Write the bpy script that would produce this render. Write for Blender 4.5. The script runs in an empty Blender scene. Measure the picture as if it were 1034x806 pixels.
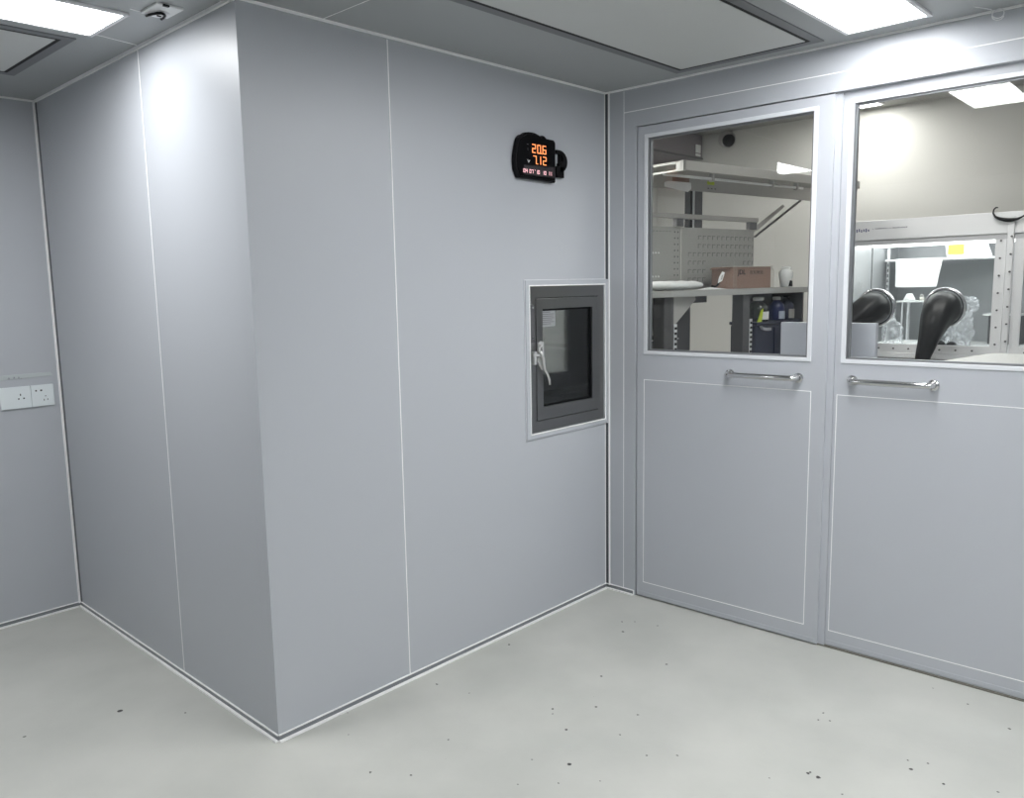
import bpy, bmesh, math, random
from mathutils import Vector, Matrix, noise
random.seed(5)
S = bpy.context.scene
C = S.collection
L, M, H, HL = 1.9765, 1.8902, 2.5, 2.8
PI = math.pi

# ------------------------------------------------------------ frames
def F0(x, y, z): return (x, y, z)
def FA(u, n, z): return (u, -n, z)                       # passage wall, n into the room
def FC(u, n, z): return (u, M - n, z)                    # far left wall
def FB(s, n, z): return (.0128*s - n, s, z)              # left side of the projecting corner
def FD(s, n, z): return (L + .0126*s - n, -s, z)         # door wall
ca, sa = math.cos(math.radians(8)), math.sin(math.radians(8))
def FW(u, v, z): return (2.6 + u*ca + v*sa, -.08 - u*sa + v*ca, z)   # workstation

# ------------------------------------------------------------ materials
def node_mat(name):
    m = bpy.data.materials.new(name); m.use_nodes = True
    nt = m.node_tree; b = nt.nodes['Principled BSDF']
    return m, nt, b
def pmat(name, col, rough=.5, metal=0., spec=.5, emit=None, es=0., coat=0., var=.03, scale=3., bump=0., rvar=.0, trans=0.):
    m, nt, b = node_mat(name)
    N, K = nt.nodes, nt.links
    tc = N.new('ShaderNodeTexCoord'); nz = N.new('ShaderNodeTexNoise')
    nz.inputs['Scale'].default_value = scale; nz.inputs['Detail'].default_value = 4
    K.new(tc.outputs['Object'], nz.inputs['Vector'])
    mx = N.new('ShaderNodeMix'); mx.data_type = 'RGBA'
    mx.inputs[6].default_value = (*[max(0, c*(1-var)) for c in col], 1)
    mx.inputs[7].default_value = (*[min(1, c*(1+var)) for c in col], 1)
    K.new(nz.outputs['Fac'], mx.inputs[0]); K.new(mx.outputs[2], b.inputs['Base Color'])
    b.inputs['Roughness'].default_value = rough; b.inputs['Metallic'].default_value = metal
    b.inputs['Specular IOR Level'].default_value = spec; b.inputs['Coat Weight'].default_value = coat
    b.inputs['Transmission Weight'].default_value = trans
    if rvar:
        mr = N.new('ShaderNodeMapRange'); mr.inputs[3].default_value = rough-rvar; mr.inputs[4].default_value = rough+rvar
        K.new(nz.outputs['Fac'], mr.inputs[0]); K.new(mr.outputs[0], b.inputs['Roughness'])
    if emit: b.inputs['Emission Color'].default_value = (*emit, 1); b.inputs['Emission Strength'].default_value = es
    if bump:
        bp = N.new('ShaderNodeBump'); bp.inputs['Strength'].default_value = bump; bp.inputs['Distance'].default_value = .002
        n2 = N.new('ShaderNodeTexNoise'); n2.inputs['Scale'].default_value = scale*12
        K.new(tc.outputs['Object'], n2.inputs['Vector']); K.new(n2.outputs['Fac'], bp.inputs['Height']); K.new(bp.outputs[0], b.inputs['Normal'])
    return m
def glass_mat(name, tint=(1, 1, 1), k=.96, base=.04):
    m, nt, b = node_mat(name); N, K = nt.nodes, nt.links
    N.remove(b); out = N['Material Output']
    tr = N.new('ShaderNodeBsdfTransparent'); tr.inputs[0].default_value = (*tint, 1)
    gl = N.new('ShaderNodeBsdfGlossy'); gl.inputs['Roughness'].default_value = .0
    lw = N.new('ShaderNodeLayerWeight'); lw.inputs['Blend'].default_value = .5
    p = N.new('ShaderNodeMath'); p.operation = 'POWER'; p.inputs[1].default_value = 5
    K.new(lw.outputs['Facing'], p.inputs[0])
    ma = N.new('ShaderNodeMath'); ma.operation = 'MULTIPLY_ADD'; ma.inputs[1].default_value = k; ma.inputs[2].default_value = base
    K.new(p.outputs[0], ma.inputs[0])
    mx = N.new('ShaderNodeMixShader'); K.new(ma.outputs[0], mx.inputs[0]); K.new(tr.outputs[0], mx.inputs[1]); K.new(gl.outputs[0], mx.inputs[2])
    K.new(mx.outputs[0], out.inputs[0])
    return m
def film_mat(name, col, fac):
    m, nt, b = node_mat(name); N, K = nt.nodes, nt.links; out = N['Material Output']
    b.inputs['Base Color'].default_value = (*col, 1); b.inputs['Roughness'].default_value = .25
    tr = N.new('ShaderNodeBsdfTransparent'); mx = N.new('ShaderNodeMixShader')
    nz = N.new('ShaderNodeTexNoise'); nz.inputs['Scale'].default_value = 25; tc = N.new('ShaderNodeTexCoord'); K.new(tc.outputs['Object'], nz.inputs['Vector'])
    mr = N.new('ShaderNodeMapRange'); mr.inputs[1].default_value = .35; mr.inputs[2].default_value = .65; mr.inputs[3].default_value = fac*.4; mr.inputs[4].default_value = fac*1.5
    K.new(nz.outputs['Fac'], mr.inputs[0]); K.new(mr.outputs[0], mx.inputs[0]); K.new(tr.outputs[0], mx.inputs[1]); K.new(b.outputs[0], mx.inputs[2]); K.new(mx.outputs[0], out.inputs[0])
    return m
WALL = pmat('painted_wall_panel', (.462, .480, .510), .40, var=.02, scale=1.2, rvar=.03, spec=.55)
CEIL = pmat('painted_ceiling_panel', (.37, .385, .39), .45, var=.02, scale=1.2)
DOOR = pmat('painted_door_panel', (.485, .502, .535), .36, var=.015, scale=1.2, rvar=.02)
LABW = pmat('lab_wall_cream', (.50, .495, .475), .5, var=.02, scale=1.5)
CAULK = pmat('white_caulk', (.93, .93, .92), .5)
ALU = pmat('aluminium_profile', (.24, .25, .265), .4, metal=.6)
ALUW = pmat('pale_aluminium', (.74, .75, .77), .35, metal=.3)
DARKP = pmat('dark_profile', (.10, .105, .115), .4, metal=.5)
STEEL = pmat('brushed_steel', (.27, .268, .268), .3, metal=1., rvar=.06, scale=8)
STEELM = pmat('polished_steel', (.42, .42, .42), .1, metal=1.)
CHROME = pmat('chrome', (.62, .62, .62), .1, metal=1.)
LATCHM = pmat('cast_latch_metal', (.62, .62, .61), .28, metal=.55)
GREYM = pmat('grey_painted_metal', (.42, .41, .39), .45, metal=.2)
GREYD = pmat('dark_grey_metal', (.11, .11, .115), .45, metal=.3)
DUCT = pmat('purple_grey_metal', (.20, .18, .195), .45)
BLACK = pmat('black_plastic', (.003, .003, .004), .45, spec=.15)
RUBBER = pmat('black_rubber', (.006, .006, .007), .42, spec=.35, bump=.3)
WHITE = pmat('white_plastic', (.80, .81, .81), .4)
PLATE = pmat('white_socket_plastic', (.74, .79, .80), .4)
WENAM = pmat('white_enamel', (.80, .80, .82), .35)
PAPER = pmat('white_paper', (.86, .86, .86), .7)
CARD = pmat('brown_cardboard', (.27, .175, .135), .8, var=.08)
CARDI = pmat('pale_cardboard_inside', (.62, .60, .55), .8)
INK = pmat('dark_ink', (.03, .02, .02), .7)
INKB = pmat('blue_ink', (.02, .03, .16), .6)
INKG = pmat('grey_ink', (.22, .22, .26), .6)
NAVY = pmat('navy_plastic', (.014, .018, .045), .4)
NAVYB = pmat('blue_plastic', (.008, .016, .085), .35)
YELLOW = pmat('yellow_plastic', (.85, .66, .10), .6)
LIME = pmat('lime_label', (.50, .62, .05), .6)
PANEL = pmat('filter_diffuser', (.58, .59, .58), .6)
VENTF = pmat('filter_frame', (.17, .175, .185), .45)
GAP = pmat('black_gap', (.006, .006, .006), .7)
GLASS = glass_mat('door_glass', (.95, .96, .95))
GLASSC = glass_mat('clear_glass', (.9, .92, .92))
GLASSG = glass_mat('greenish_bottle', (.45, .55, .5), base=.08)
FILM = film_mat('clear_plastic_film', (.75, .77, .8), .30)
PORT = pmat('port_ring_metal', (.6, .6, .62), .2, metal=1.)
GBIN = pmat('glovebox_liner', (.42, .43, .44), .35, metal=.35)
LED1 = pmat('orange_led', (.1, .02, .01), .4, emit=(1., .30, .10), es=1.3)
LED2 = pmat('pink_led', (.1, .02, .02), .4, emit=(1., .55, .60), es=.9)
LEDOFF = pmat('unlit_icon', (.10, .10, .11), .4)
SMOKED = pmat('smoked_display', (.035, .03, .034), .25)
def lamp_mat(name, col, s):
    m, nt, b = node_mat(name); N = nt.nodes; N.remove(b)
    e = N.new('ShaderNodeEmission'); e.inputs[0].default_value = (*col, 1); e.inputs[1].default_value = s
    nt.links.new(e.outputs[0], N['Material Output'].inputs[0]); return m
LAMP = lamp_mat('ceiling_lamp_diffuser', (.97, .985, 1.), 15)
LAMPL = lamp_mat('lab_lamp_diffuser', (1, .985, .95), 30)
FILLS = lamp_mat('added_fill_header', (1, .99, .97), 14)  # glow of the added fill panel in front of the glove box header
FILLP = lamp_mat('added_fill_pass_box', (1, .985, .95), 50)  # glow of the added fill panel behind the pass box
LAMPG = lamp_mat('glovebox_lamp', (1, 1, 1), 4)

# floor: pale epoxy with dropped specks and faint stains
SPK = [(-.289,.653,.011),(-.6,.729,.006),(-.127,.447,.004),(.285,-.02,.003),(.102,-.389,.004),(.181,-.502,.004),(1.127,-.079,.006),(1.571,-.382,.006),(1.661,-.315,.005),(1.7,-.361,.004),(1.731,-.466,.004),(1.417,-.705,.006),(1.152,-.563,.006),(.819,-.58,.006),(.791,-.602,.004),(.939,-.693,.005),(.738,-.709,.006),(.575,-.85,.007),(.513,-.738,.003),(.993,-.843,.004),(.837,-.871,.004),(.789,-1.012,.004),(.858,-1.089,.004),(.378,-.795,.003),(.469,-.889,.003),(1.047,-1.488,.008),(1.047,-1.455,.006),(1.057,-1.458,.005),(1.415,-1.382,.004),(1.394,-1.348,.004),(1.289,-1.692,.007),(1.336,-1.669,.004),(1.36,-1.722,.004),(1.271,-1.793,.005),(1.774,-1.868,.005),(1.869,-1.715,.004),(1.916,-1.584,.003),(1.009,-1.577,.003),(.94,-1.375,.003),(.662,-.107,.005),(.195,-.147,.003),(.697,-.258,.003),(.566,-.981,.003),(.411,-.439,.004),(1.454,-1.342,.004),(1.337,-1.928,.004)]
def floor_mat():
    m, nt, b = node_mat('pale_epoxy_floor'); N, K = nt.nodes, nt.links
    tc = N.new('ShaderNodeTexCoord'); P = tc.outputs['Object']
    n1 = N.new('ShaderNodeTexNoise'); n1.inputs['Scale'].default_value = 2.2; n1.inputs['Detail'].default_value = 5; K.new(P, n1.inputs['Vector'])
    r = N.new('ShaderNodeValToRGB'); K.new(n1.outputs['Fac'], r.inputs[0])
    r.color_ramp.elements[0].position = .33; r.color_ramp.elements[0].color = (.47, .475, .44, 1)
    r.color_ramp.elements[1].position = .72; r.color_ramp.elements[1].color = (.56, .56, .52, 1)
    nd = N.new('ShaderNodeTexNoise'); nd.inputs['Scale'].default_value = 90; K.new(P, nd.inputs['Vector'])
    vs = N.new('ShaderNodeVectorMath'); vs.operation = 'MULTIPLY_ADD'; vs.inputs[1].default_value = (.009,)*3; vs.inputs[2].default_value = (-.0045,)*3
    K.new(nd.outputs['Color'], vs.inputs[0])
    va = N.new('ShaderNodeVectorMath'); K.new(P, va.inputs[0]); K.new(vs.outputs[0], va.inputs[1])
    last = None
    for x, y, rad in SPK:
        d = N.new('ShaderNodeVectorMath'); d.operation = 'DISTANCE'; d.inputs[1].default_value = (x, y, 0); K.new(va.outputs[0], d.inputs[0])
        s = N.new('ShaderNodeMath'); s.operation = 'SUBTRACT'; s.inputs[1].default_value = rad*.92; K.new(d.outputs['Value'], s.inputs[0])
        if last is None: last = s.outputs[0]
        else:
            mn = N.new('ShaderNodeMath'); mn.operation = 'MINIMUM'; K.new(last, mn.inputs[0]); K.new(s.outputs[0], mn.inputs[1]); last = mn.outputs[0]
    ss = N.new('ShaderNodeMapRange'); ss.inputs[1].default_value = .001; ss.inputs[2].default_value = -.001; K.new(last, ss.inputs[0])
    # fine random specks
    vo = N.new('ShaderNodeTexVoronoi'); vo.inputs['Scale'].default_value = 9; K.new(va.outputs[0], vo.inputs['Vector'])
    lt = N.new('ShaderNodeMath'); lt.operation = 'LESS_THAN'; lt.inputs[1].default_value = .016; K.new(vo.outputs['Distance'], lt.inputs[0])
    sp = N.new('ShaderNodeSeparateColor'); K.new(vo.outputs['Color'], sp.inputs[0])
    g = N.new('ShaderNodeMath'); g.operation = 'GREATER_THAN'; g.inputs[1].default_value = .45; K.new(sp.outputs[0], g.inputs[0])
    mu = N.new('ShaderNodeMath'); mu.operation = 'MULTIPLY'; K.new(lt.outputs[0], mu.inputs[0]); K.new(g.outputs[0], mu.inputs[1])
    m3 = N.new('ShaderNodeMath'); m3.operation = 'MULTIPLY'; m3.inputs[1].default_value = .5; K.new(mu.outputs[0], m3.inputs[0])
    mxx = N.new('ShaderNodeMath'); mxx.operation = 'MAXIMUM'; K.new(ss.outputs[0], mxx.inputs[0]); K.new(m3.outputs[0], mxx.inputs[1])
    mx = N.new('ShaderNodeMix'); mx.data_type = 'RGBA'; K.new(mxx.outputs[0], mx.inputs[0]); K.new(r.outputs[0], mx.inputs[6]); mx.inputs[7].default_value = (.03, .028, .025, 1)
    K.new(mx.outputs[2], b.inputs['Base Color'])
    b.inputs['Roughness'].default_value = .42; b.inputs['Specular IOR Level'].default_value = .35
    bp = N.new('ShaderNodeBump'); bp.inputs['Strength'].default_value = .12; bp.inputs['Distance'].default_value = .002
    n3 = N.new('ShaderNodeTexNoise'); n3.inputs['Scale'].default_value = 45; K.new(P, n3.inputs['Vector']); K.new(n3.outputs['Fac'], bp.inputs['Height']); K.new(bp.outputs[0], b.inputs['Normal'])
    return m
FLOOR = floor_mat()

# ------------------------------------------------------------ mesh builder
class MB:
    def __init__(s, F=F0): s.b = bmesh.new(); s.F = F
    def box(s, x0, x1, y0, y1, z0, z1):
        v = [s.b.verts.new(s.F(x, y, z)) for x in (x0, x1) for y in (y0, y1) for z in (z0, z1)]
        for f in ((0,1,3,2),(4,6,7,5),(0,4,5,1),(2,3,7,6),(0,2,6,4),(1,5,7,3)): s.b.faces.new([v[i] for i in f])
        return s
    def holed(s, x0, x1, y0, y1, z0, z1, hx0, hx1, hz0, hz1):       # slab with a rectangular hole, one closed ring
        o = [(x0, z0), (x1, z0), (x1, z1), (x0, z1)]; h = [(hx0, hz0), (hx1, hz0), (hx1, hz1), (hx0, hz1)]
        V = {}
        for k, y in enumerate((y0, y1)):
            for i in range(4):
                V['o', i, k] = s.b.verts.new(s.F(o[i][0], y, o[i][1])); V['h', i, k] = s.b.verts.new(s.F(h[i][0], y, h[i][1]))
        for i in range(4):
            j = (i+1) % 4
            for k in (0, 1): s.b.faces.new([V['o', i, k], V['o', j, k], V['h', j, k], V['h', i, k]])
            for t in 'oh': s.b.faces.new([V[t, i, 0], V[t, j, 0], V[t, j, 1], V[t, i, 1]])
        return s
    def prism(s, pts, y0, y1):                                       # outline in (x,z), extruded along the frame's 2nd axis
        a = [s.b.verts.new(s.F(x, y0, z)) for x, z in pts]; c = [s.b.verts.new(s.F(x, y1, z)) for x, z in pts]
        s.b.faces.new(a); s.b.faces.new(c[::-1])
        for i in range(len(pts)):
            j = (i+1) % len(pts); s.b.faces.new([a[i], c[i], c[j], a[j]])
        return s
    def hprism(s, pts, z0, z1):
        a = [s.b.verts.new(s.F(x, y, z0)) for x, y in pts]; c = [s.b.verts.new(s.F(x, y, z1)) for x, y in pts]
        s.b.faces.new(a); s.b.faces.new(c[::-1])
        for i in range(len(pts)):
            j = (i+1) % len(pts); s.b.faces.new([a[i], c[i], c[j], a[j]])
        return s
    def loft(s, rings, cap=True, closed=False):
        R = [[s.b.verts.new(s.F(*p)) for p in r] for r in rings]
        n = len(R[0]); m = len(R)
        for i in range(m if closed else m-1):
            A, B = R[i], R[(i+1) % m]
            for j in range(n): s.b.faces.new([A[j], A[(j+1) % n], B[(j+1) % n], B[j]])
        if cap and not closed: s.b.faces.new(R[0][::-1]); s.b.faces.new(R[-1])
        return s
    def tube(s, path, r, n=10, cap=True, closed=False):
        P = [Vector(p) for p in path]; rings = []
        rr = r if isinstance(r, (list, tuple)) else [r]*len(P)
        prev = None
        for i, p in enumerate(P):
            if closed: t = P[(i+1) % len(P)]-P[i-1]
            else: t = P[min(i+1, len(P)-1)]-P[max(i-1, 0)]
            t.normalize()
            if prev is None: prev = t.orthogonal()
            a = (prev-t*prev.dot(t)).normalized(); prev = a; b = t.cross(a)
            rings.append([tuple(p+(a*math.cos(2*PI*k/n)+b*math.sin(2*PI*k/n))*rr[i]) for k in range(n)])
        return s.loft(rings, cap, closed)
    def lathe(s, prof, c, n=24):
        return s.loft([[(c[0]+r*math.cos(2*PI*k/n), c[1]+r*math.sin(2*PI*k/n), c[2]+z) for k in range(n)] for r, z in prof])
    def mesh(s, name, off):
        bmesh.ops.recalc_face_normals(s.b, faces=s.b.faces)
        me = bpy.data.meshes.new(name)
        for v in s.b.verts: v.co -= off
        s.b.to_mesh(me); s.b.free(); return me

def base_of(b):
    xs = [v.co for v in b.verts]
    return Vector(((min(p.x for p in xs)+max(p.x for p in xs))/2, (min(p.y for p in xs)+max(p.y for p in xs))/2, min(p.z for p in xs)))
WORLD = {}
def obj(name, mb, mat, parent=None, bevel=0, smooth=False, label=None, cat=None, group=None, kind=None, sub=0):
    off = WORLD[parent.name] if parent else base_of(mb.b)
    me = mb.mesh(name, off); o = bpy.data.objects.new(name, me); C.objects.link(o)
    me.materials.append(mat)
    if parent: o.parent = parent
    else: o.location = off
    WORLD[o.name] = off.copy()
    if smooth:
        for p in me.polygons: p.use_smooth = True
    if bevel:
        md = o.modifiers.new('bevel', 'BEVEL'); md.width = bevel; md.segments = 2; md.limit_method = 'ANGLE'
    if sub:
        md = o.modifiers.new('sub', 'SUBSURF'); md.levels = sub; md.render_levels = sub
    if label: o['label'] = label
    if cat: o['category'] = cat
    if group: o['group'] = group
    if kind: o['kind'] = kind
    return o
def thing(name, loc, label, cat, group=None, kind=None):
    o = bpy.data.objects.new(name, None); C.objects.link(o); o.location = loc; o.empty_display_size = .1
    WORLD[o.name] = Vector(loc)
    if label: o['label'] = label
    if cat: o['category'] = cat
    if group: o['group'] = group
    if kind: o['kind'] = kind
    return o
def struct(name, mb, mat, label=None, **k):
    return obj(name, mb, mat, kind='structure', label=label, cat={'w':'wall','f':'floor','c':'ceiling','b':'baseboard','t':'trim','d':'door'}[name[0]], **k)
def text(name, s, F, x, n, z, size, mat, parent, depth=.0006, wide=1.0, bold=False):
    cu = bpy.data.curves.new('t', 'FONT'); cu.body = s; cu.size = size; cu.offset = .02*size if bold else 0
    to = bpy.data.objects.new('t', cu); C.objects.link(to)
    dg = bpy.context.evaluated_depsgraph_get(); me = bpy.data.meshes.new_from_object(to.evaluated_get(dg))
    bpy.data.objects.remove(to)
    mb = MB(); mb.b.from_mesh(me)
    r = bmesh.ops.extrude_face_region(mb.b, geom=mb.b.faces[:])
    for v in [g for g in r['geom'] if isinstance(g, bmesh.types.BMVert)]: v.co.z += depth
    for v in mb.b.verts: v.co = Vector(F(x+v.co.x*wide, n+v.co.z*NS[F], z+v.co.y))
    return obj(name, mb, mat, parent)
NS = {FA: 1, FC: 1, FD: 1, FW: -1, F0: 1}

# ------------------------------------------------------------ shell of the room
struct('floor', MB().box(-3.6, 5.2, -4.8, 2.1, -.1, 0), FLOOR, 'pale grey epoxy floor with small dark specks').location
bpy.data.objects['floor'].data.transform(Matrix.Translation(bpy.data.objects['floor'].location)); bpy.data.objects['floor'].location = (0, 0, 0)
cm = MB(); cm.hprism([(-3.4, -4.6), (L+.06, -4.6), (L+.02, .03), (.02, .03), (.045, M+.02), (-3.4, M+.02)], H, H+.06)
struct('ceiling', cm, CEIL, 'grey panel ceiling of the clean room')
a = MB(FA); a.holed(0, L+.01, -.07, 0, 0, HL, 1.385, 1.955, .905, 1.58)
struct('wall_main', a, WALL, 'grey panel wall with the pass box and clock')
b = MB(FB); b.prism([(.0015, 0), (M+.05, 0), (M+.05, HL), (.0015, HL)], -.07, 0)
# keep the corner closed: side wall sits behind the passage wall's end
struct('wall_left', b, WALL, 'grey panel wall left of the projecting corner')
struct('wall_far_left', MB(FC).box(-3.4, .02, -.07, 0, 0, HL), WALL, 'grey panel wall carrying the white sockets')
struct('wall_door_post', MB(FD).box(0, .174, -.07, 0, 0, HL), WALL, 'narrow grey wall strip left of the sliding doors')
struct('wall_header', MB(FD).box(.174, 4.6, -.07, 0, 2.318, HL), WALL, 'grey header panel above the sliding doors')
struct('wall_right', MB(FD).box(2.1, 4.6, -.07, 0, 0, 2.318), WALL, 'grey wall beyond the right door, outside the view')
struct('wall_back', MB().box(-3.4, L+.06, -4.67, -4.6, 0, HL), WALL, 'grey wall behind the viewer')
struct('wall_side', MB().box(-3.47, -3.4, -4.67, M+.07, 0, HL), WALL, 'grey wall at the viewer\'s left side')
# lab shell
struct('ceiling_lab', MB().box(.1, 5.07, -3.1, 1.67, HL, HL+.06), pmat('lab_ceiling', (.3, .3, .285), .5), 'grey ceiling of the laboratory behind the doors')
struct('wall_lab_far', MB().box(5.0, 5.07, -3.1, 1.67, 0, HL), LABW, 'cream wall at the far side of the laboratory')
struct('wall_lab_side', MB().box(.1, 5.0, 1.6, 1.67, 0, HL), LABW, 'cream side wall of the laboratory')
struct('wall_lab_near', MB().box(2.06, 5.0, -3.17, -3.1, 0, HL), LABW, 'cream near wall of the laboratory')

tn = [0]
def trim(mb, mat=CAULK, label='thin white sealant line between wall panels', bevel=0):
    tn[0] += 1
    return struct('trim_%d' % tn[0], mb, mat, label, bevel=bevel)
e = .0012
trim(MB(FA).box(.6125, .617, 0, e, .027, H-.012))
trim(MB(FB).box(.7235, .7275, 0, e, .027, H-.012))
trim(MB(FD).box(.1065, .1090, 0, e, .027, H-.012))
trim(MB(FD).box(.109, 4.6, 0, e, 2.388, 2.3915), label='thin white sealant line along the header')
# white bead between walls and ceiling
w = .008
trim(MB(FA).prism([(0-.004, H-w), (L, H-w), (L, H), (-.004, H)], 0, w), label='white bead between passage wall and ceiling')
trim(MB(FB).box(-.006, M, 0, w+.002, H-w-.003, H), label='white bead between left wall and ceiling')
trim(MB(FC).box(-3.4, .02, 0, w, H-w, H), label='white bead between far left wall and ceiling')
trim(MB(FD).box(0, 4.6, 0, w, H-w, H), label='white bead between door wall and ceiling')
# inner corner profiles
k = MB().hprism([(L+.001, .001), (L-.005, .001), (L-.005, -.0015), (L-.0015, -.019), (L+.001, -.019)], .02, H-.006)
trim(k, DARKP, 'dark corner profile between passage wall and door wall')
trim(MB(FA).box(L-.0095, L-.005, 0, .003, .02, H-.006), CAULK, 'pale edge of the corner profile')
trim(MB(FD).box(.018, .026, 0, .004, .02, H-.006), CAULK, 'pale edge of the corner profile beside the doors')
X2 = .0128*M
k = MB().hprism([(X2, M-.001), (X2-.002, M-.001), (X2-.003, M-.022), (X2, M-.024)], .02, H-.01)
trim(k, DARKP, 'dark corner profile at the left recess')
trim(MB(FC).box(X2-.012, X2-.002, 0, .006, .02, H-.01), CAULK, 'white edge of the left corner profile')
# ceiling seams
trim(MB().box(.3275, .331, -.75, -.001, H-e, H), label='white seam line between ceiling panels')
trim(MB().hprism([(-.187, .668), (-.004, .700), (-.004, .704), (-.187, .672)], H-e, H), label='white seam line from the lamp to the left wall')
trim(MB().hprism([(-.187, .326), (-.15, .330), (-.15, .334), (-.187, .330)], H-e, H), label='white seam line beside the ceiling sensor')
# baseboards
def baseboard(name, F, s0, s1, label):
    g = thing(name, F((s0+s1)/2, 0, 0), label, 'baseboard', kind='structure')
    obj('skirting_strip', MB(F).box(s0, s1, 0, .003, .006, .024), ALU, g)
    obj('top_bead', MB(F).box(s0, s1, 0, .005, .0235, .0280), CAULK, g)
    obj('sealant_bead', MB(F).prism([(s0, .0005), (s1, .0005), (s1, .0075), (s0, .0075)], 0, .014), CAULK, g)
baseboard('baseboard_main', FA, 0, L-.004, 'dark aluminium skirting with white beads under the passage wall')
baseboard('baseboard_left', FB, 0, M-.004, 'dark aluminium skirting with white beads under the left wall')
baseboard('baseboard_far_left', FC, -3.4, .018, 'dark aluminium skirting with white beads under the socket wall')
baseboard('baseboard_door_wall', FD, .004, .168, 'short dark skirting with white beads beside the left door')
obj('end_bead', MB(FD).box(.168, .172, 0, .005, .001, .0265), CAULK, bpy.data.objects['baseboard_door_wall'])

# ------------------------------------------------------------ sliding doors
def door(name, s0, s1, n0, gs0, gs1, gz0, gz1, hs0, hs1, ins, zt, label, hlabel):
    g = thing(name, FD((s0+s1)/2, n0, .006), label, 'door', kind='structure')
    obj('door_leaf', MB(FD).holed(s0, s1, n0-.04, n0, .006 if n0 > -.02 else .002, zt, gs0-.001, gs1+.001, gz0-.001, gz1+.001), DOOR, g, bevel=.0015)
    # raised white bead, recessed reveal and rebate
    fr = MB(FD).holed(gs0-.020, gs1+.020, n0-.002, n0+.004, gz0-.018, gz1+.018, gs0-.002, gs1+.002, gz0-.001, gz1+.001)
    obj('window_frame', fr, pmat('frame_paint', (.72, .735, .76), .3, var=.01), g, bevel=.0015)
    bd = MB(FD).holed(gs0-.0225, gs1+.0225, n0, n0+.003, gz0-.0205, gz1+.0205, gs0-.0155, gs1+.0155, gz0-.0135, gz1+.0135)
    rv = MB(FD).holed(gs0-.001, gs1+.001, n0-.028, n0-.008, gz0-.001, gz1+.001, gs0+.009, gs1-.007, gz0+.007, gz1-.008)
    obj('glazing_bead', rv, ALU, g, bevel=.001)
    obj('window_seal', MB(FD).holed(gs0-.0005, gs1+.0005, n0-.006, n0-.0005, gz0-.0005, gz1+.0005, gs0+.002, gs1-.002, gz0+.002, gz1-.002), pmat('grey_seal', (.2, .2, .21), .6), g)
    obj('window_pane', MB(FD).box(gs0+.005, gs1-.005, n0-.020, n0-.016, gz0+.005, gz1-.005), GLASS, g)
    i0, i1, z0, z1 = ins
    ln = MB(FD).holed(i0, i1, n0, n0+e, z0, z1, i0+.003, i1-.003, z0+.0035, z1-.003)
    obj('inset_line', ln, CAULK, g)
    obj('bottom_rail', MB(FD).box(s0+.004, s1-.004, n0-.002, n0+.002, .010, .03), DOOR, g)
    # handle
    hz = 1.168; hn = n0+.045; mid = (hs0+hs1)/2
    path = []
    for t in range(7): a = t/6*PI/2; path.append((hs0+.022-.022*math.cos(a), n0+.023+.022*math.sin(a), hz))
    path = [(hs0, n0+.001, hz)] + path
    path += [(2*mid-p[0], p[1], hz) for p in path[::-1]]
    hd = obj('handle', MB(FD).tube(path, 0.0125, 14), CHROME, g, smooth=True, label=hlabel)
    for hs in (hs0, hs1):
        obj('mounting_flange', MB(FD).tube([(hs, n0+.0005, hz), (hs, n0+.006, hz), (hs, n0+.009, hz)], [.021, .021, .014], 20), CHROME, hd, smooth=False)
    return g
door('door_1', .180, 1.098, -.008, .238, 1.015, 1.257, 2.258, .672, .984, (.219, 1.040, .080, 1.115), 2.314,
     'left grey sliding door with tall window and chrome handle', 'chrome bar handle')
door('door_2', 1.124, 2.12, -.032, 1.168, 2.02, 1.255, 2.268, 1.198, 1.500, (1.126+.01, 1.93+.1, .072, 1.105), 2.345,
     'right grey sliding door with wide window and chrome handle', 'chrome bar handle')
trim(MB(FD).box(1.098, 1.124, -.06, -.022, .004, 2.33), DOOR, 'grey guide strip between the two doors')
trim(MB(FD).box(.174, .180, -.06, -.03, .0, 2.33), GAP, 'dark gap beside the left door')
trim(MB(FD).box(.174, 1.098, -.06, -.03, 2.31, 2.33), GAP, 'dark gap above the left door')
trim(MB(FD).box(.176, 2.12, -.065, -.02, .0, .006), pmat('track_grey', (.16, .155, .13), .7), 'dark floor track under the sliding doors')

# ------------------------------------------------------------ ceiling lamps, filter panels, sensor
def lamp(x0, x1, y0, y1, z, mat, label, grp=None, nm='ceiling_lamp'):
    g = thing(nm, ((x0+x1)/2, (y0+y1)/2, z-.012), label, 'ceiling lamp', grp)
    def holed_h(ax0, ax1, ay0, ay1, bx0, bx1, by0, by1, z0, z1):
        mb = MB(lambda x, y, zz: (x, zz, y)); return mb.holed(ax0, ax1, z0, z1, ay0, ay1, bx0, bx1, by0, by1)
    obj('lamp_frame', holed_h(x0-.016, x1+.016, y0-.016, y1+.016, x0, x1, y0, y1, z-.010, z-.0005), WENAM, g, bevel=.002)
    d = obj('diffuser', MB().box(x0+.0005, x1-.0005, y0+.0005, y1-.0005, z-.008, z-.002), mat, g)
lamp(-1.68, -.187, .385, .668, H, LAMP, 'bright rectangular ceiling lamp over the left recess')
lamp(.27, 1.855, -1.463, -1.195, H, LAMP, 'bright rectangular ceiling lamp in front of the sliding doors')
lamp(-1.7, -.2, -3.4, -3.1, H, LAMP, 'bright ceiling lamp behind the viewer, outside the photo')
lamp(.3, 1.8, -3.6, -3.3, H, LAMP, 'bright ceiling lamp right behind the viewer, outside the photo')
lamp(4.05, 4.86, -.31, -.15, HL, LAMPL, 'lit lamp on the laboratory ceiling behind the doors')
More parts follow.
